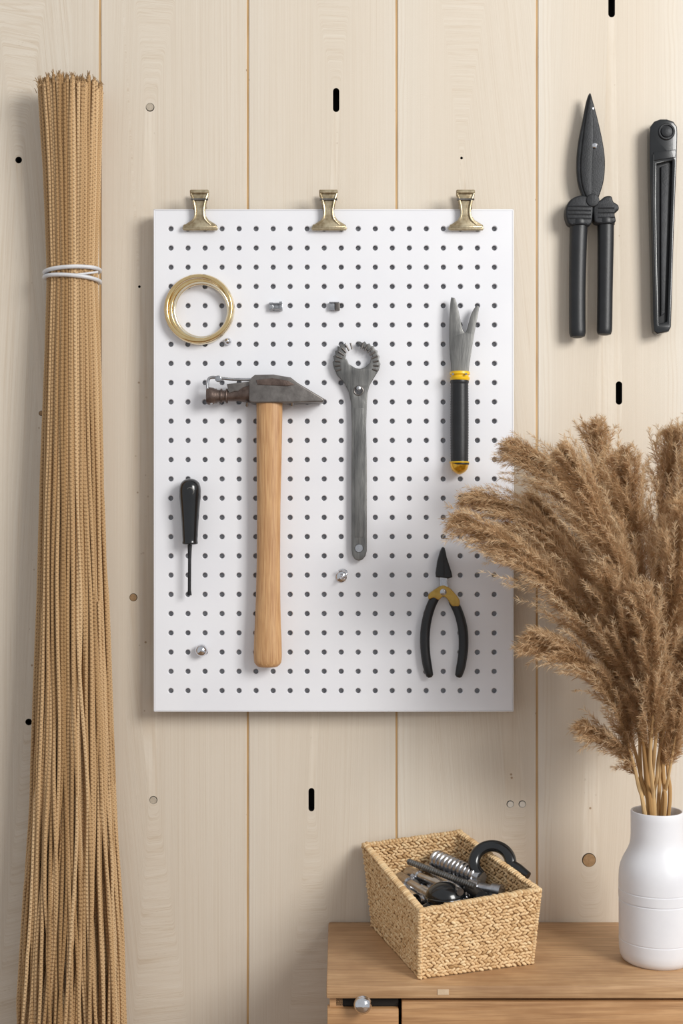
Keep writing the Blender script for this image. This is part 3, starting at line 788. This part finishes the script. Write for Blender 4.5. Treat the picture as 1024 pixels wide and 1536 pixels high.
# ---------------------------------------------------------------- pampas grass
def pampas():
    plumes=[ # control points plume base -> tip (px,py,d), radius mm
     ([(950,1120,.17),(908,990,.19),(845,890,.21),(772,825,.22),(687,774,.22)],29),
     ([(955,1080,.16),(918,950,.17),(862,850,.18),(792,778,.19),(708,742,.19)],30),
     ([(960,1040,.15),(928,900,.15),(884,790,.15),(832,715,.15),(768,664,.15)],32),
     ([(968,1010,.13),(945,880,.12),(918,760,.11),(890,636,.11)],37),
     ([(975,1010,.18),(962,880,.19),(948,760,.20),(938,680,.21)],36),
     ([(985,1000,.14),(988,860,.13),(1000,740,.12),(1006,645,.12)],38),
     ([(1000,1010,.17),(1022,870,.17),(1042,750,.17),(1052,628,.17)],40),
     ([(948,1140,.18),(918,1050,.20),(872,990,.22),(800,955,.23)],29),
     ([(955,1165,.17),(930,1125,.18),(878,1084,.19)],19),
     ([(990,1120,.18),(1018,1000,.20),(1062,880,.22),(1095,780,.24)],34),
     ([(995,1150,.17),(1025,1060,.18),(1075,965,.19)],28),
     ([(962,1100,.12),(936,1000,.11),(898,900,.10),(850,810,.09),(796,745,.09)],33),
     ([(975,1070,.20),(952,950,.22),(925,840,.24),(888,760,.25),(846,672,.26)],34),
     ([(1000,1100,.14),(1030,980,.12),(1050,860,.11),(1080,740,.10)],36),
     ([(985,1090,.21),(1000,960,.23),(1018,850,.25),(1026,750,.26)],36),
     ([(965,1120,.19),(950,1030,.21),(925,940,.23),(905,850,.25)],32),
     ([(1005,1150,.20),(1018,1070,.22),(1030,970,.24)],30),
     ([(960,1060,.13),(925,940,.13),(880,870,.13),(820,810,.12),(748,800,.12)],27),
     ([(975,1130,.22),(980,1050,.24),(975,960,.26),(960,880,.27)],30),
    ]
    b=B(); HV=[];HR=[]
    for pi,(pts,rad) in enumerate(plumes):
        ang=pi*2.4
        p0=W(*pts[0]); dx=max(-.024,min(.024,(p0.x-VX)*.5)); mouth=Vector((VX+dx+.005*math.cos(ang),-VD+.016*math.sin(ang),TABLE+.206))
        foot=Vector((VX-dx*.6,-VD-.01*math.sin(ang),TABLE+.03))
        wp=[W(*p) for p in pts]
        stem=smooth([tuple(foot),tuple(mouth),tuple(mouth.lerp(wp[0],.5)),tuple(wp[0])]+[tuple(x) for x in wp[1:]],8,False)
        n=len(stem); P=[Vector(x) for x in stem]
        b.tube(P,[interp(i/(n-1),[0,.4,.8,1],[.0030,.0024,.0012,.0004]) for i in range(n)],7,0,rnd=random.random(),ref=Vector((0,1,.1)))
        ax=np.array(smooth([tuple(x) for x in wp],16,False)); na=len(ax)
        tang=np.gradient(ax,axis=0); tang/=np.linalg.norm(tang,axis=1)[:,None]
        sl=np.linalg.norm(np.diff(ax,axis=0),axis=1); seglen=sl.sum()
        cum=np.concatenate([[0],np.cumsum(sl)])
        nb=int(175*seglen/.35)
        for q in range(nb):
            t=rng.random()**0.9*.96; idx=min(int(t*(na-1)),na-1)
            o=ax[idx]; T=tang[idx]; remain=seglen-cum[idx]
            rv=rng.normal(size=3); rv-=T*rv.dot(T); rv/=np.linalg.norm(rv)
            env=math.sin(math.pi*min(1,max(0,(t*.82+.12))))**.7
            L=(.055+.050*rng.random())*(0.35+.75*env)*min(1.0,.45+seglen*1.9)
            L=min(L,remain*1.0+.012)
            wild=rng.random()<.16
            off=rad/1000*env*(.25+.80*rng.random()+(.45 if wild else 0))*min(1,.3+remain/.07)
            m=12; ss=np.linspace(0,1,m)[:,None]
            ci=np.interp(cum[idx]+L*ss[:,0],cum,np.arange(na)); i0=np.minimum(ci.astype(int),na-2); fr=(ci-i0)[:,None]
            follow=ax[i0]*(1-fr)+ax[i0+1]*fr; over=np.maximum(0,cum[idx]+L*ss-seglen)
            line=follow+tang[-1]*over
            side=rv*off*(1-(1-ss)**1.7)
            br=line+side+np.array([0,0,-1.0])*(.006+.014*rng.random())*ss**2.2+rng.normal(size=3)*.005*ss**2
            tb=np.gradient(br,axis=0); tb/=np.linalg.norm(tb,axis=1)[:,None]+1e-9
            nh=int((90 if wild else 140)*L/.08)+14
            k=rng.random(nh); fi=k*(m-1); i0=np.minimum(fi.astype(int),m-2); fr=(fi-i0)[:,None]
            pos=br[i0]*(1-fr)+br[i0+1]*fr
            tt=tb[i0]
            d=rng.normal(size=(nh,3)); d-=tt*(d*tt).sum(1)[:,None]; d/=np.linalg.norm(d,axis=1)[:,None]
            dirv=tt*.8+d*rng.uniform(.25,.95,(nh,1)); dirv/=np.linalg.norm(dirv,axis=1)[:,None]
            hl=rng.uniform(.006,.016,(nh,1))*(1.1-.4*k[:,None])
            wv=np.cross(dirv,rng.normal(size=(nh,3))); wv/=np.linalg.norm(wv,axis=1)[:,None]; wv*=.00027
            droop=np.zeros((nh,3)); droop[:,2]=-hl[:,0]*.12
            a0=pos-wv; a1=pos+wv; mid=pos+dirv*hl*.6; e=pos+dirv*hl+droop
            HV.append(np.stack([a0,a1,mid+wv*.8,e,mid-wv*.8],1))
            sh=np.clip(.25+.35*np.linalg.norm(side[i0],axis=1)/(rad/1000)+.30*k+rng.normal(0,.12,nh)+rng.normal(0,.08),0,1)  # inner shade and tip highlights put into hair colour, plus random tone
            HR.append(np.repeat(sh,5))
    HV=np.concatenate(HV); nh=len(HV); V=HV.reshape(-1,3); R=np.concatenate(HR)
    V[:,1]=np.minimum(V[:,1],-.004)
    print('HAIRS',nh)
    stems=b.obj('stems',[M_stem])
    me=bpy.data.meshes.new('pampas_plumes'); c=V.mean(0)
    me.vertices.add(len(V)); me.vertices.foreach_set('co',(V-c).astype(np.float32).ravel())
    me.loops.add(nh*5); me.loops.foreach_set('vertex_index',np.arange(nh*5,dtype=np.int32))
    me.polygons.add(nh); me.polygons.foreach_set('loop_start',np.arange(0,nh*5,5,dtype=np.int32)); me.polygons.foreach_set('loop_total',np.full(nh,5,dtype=np.int32))
    a=me.attributes.new('rnd','FLOAT','POINT'); a.data.foreach_set('value',R.astype(np.float32))
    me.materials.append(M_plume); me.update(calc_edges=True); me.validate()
    pl=bpy.data.objects.new('pampas_grass',me); pl.location=Vector(c); scene.collection.objects.link(pl)
    bpy.context.view_layer.update()
    stems.parent=pl; stems.matrix_parent_inverse=pl.matrix_world.inverted()
pampas()

# ---------------------------------------------------------------- light + camera
w=bpy.data.worlds.new('soft_room_light'); scene.world=w; w.use_nodes=True
bg=w.node_tree.nodes['Background']; bg.inputs[0].default_value=(0.95,0.97,1.0,1); bg.inputs[1].default_value=0.56
def area(name,loc,target,size,power,col):
    l=bpy.data.lights.new(name,'AREA'); l.shape='RECTANGLE'; l.size=size[0]; l.size_y=size[1]; l.energy=power; l.color=col
    o=bpy.data.objects.new(name,l); o.location=loc
    o.rotation_euler=(Vector(target)-Vector(loc)).to_track_quat('-Z','Y').to_euler(); scene.collection.objects.link(o)
area('window_light',(2.3,-2.7,2.7),(0,0,1.3),(1.3,1.5),118,(1.0,0.985,0.955))

cam=bpy.data.cameras.new('camera'); cam.sensor_fit='VERTICAL'; cam.sensor_height=36; cam.sensor_width=24
cam.lens=36*D/1.536; cam.clip_start=.05
co=bpy.data.objects.new('camera',cam); co.location=(0,-D,CZ); co.rotation_euler=(math.pi/2,0,0)
scene.collection.objects.link(co); scene.camera=co
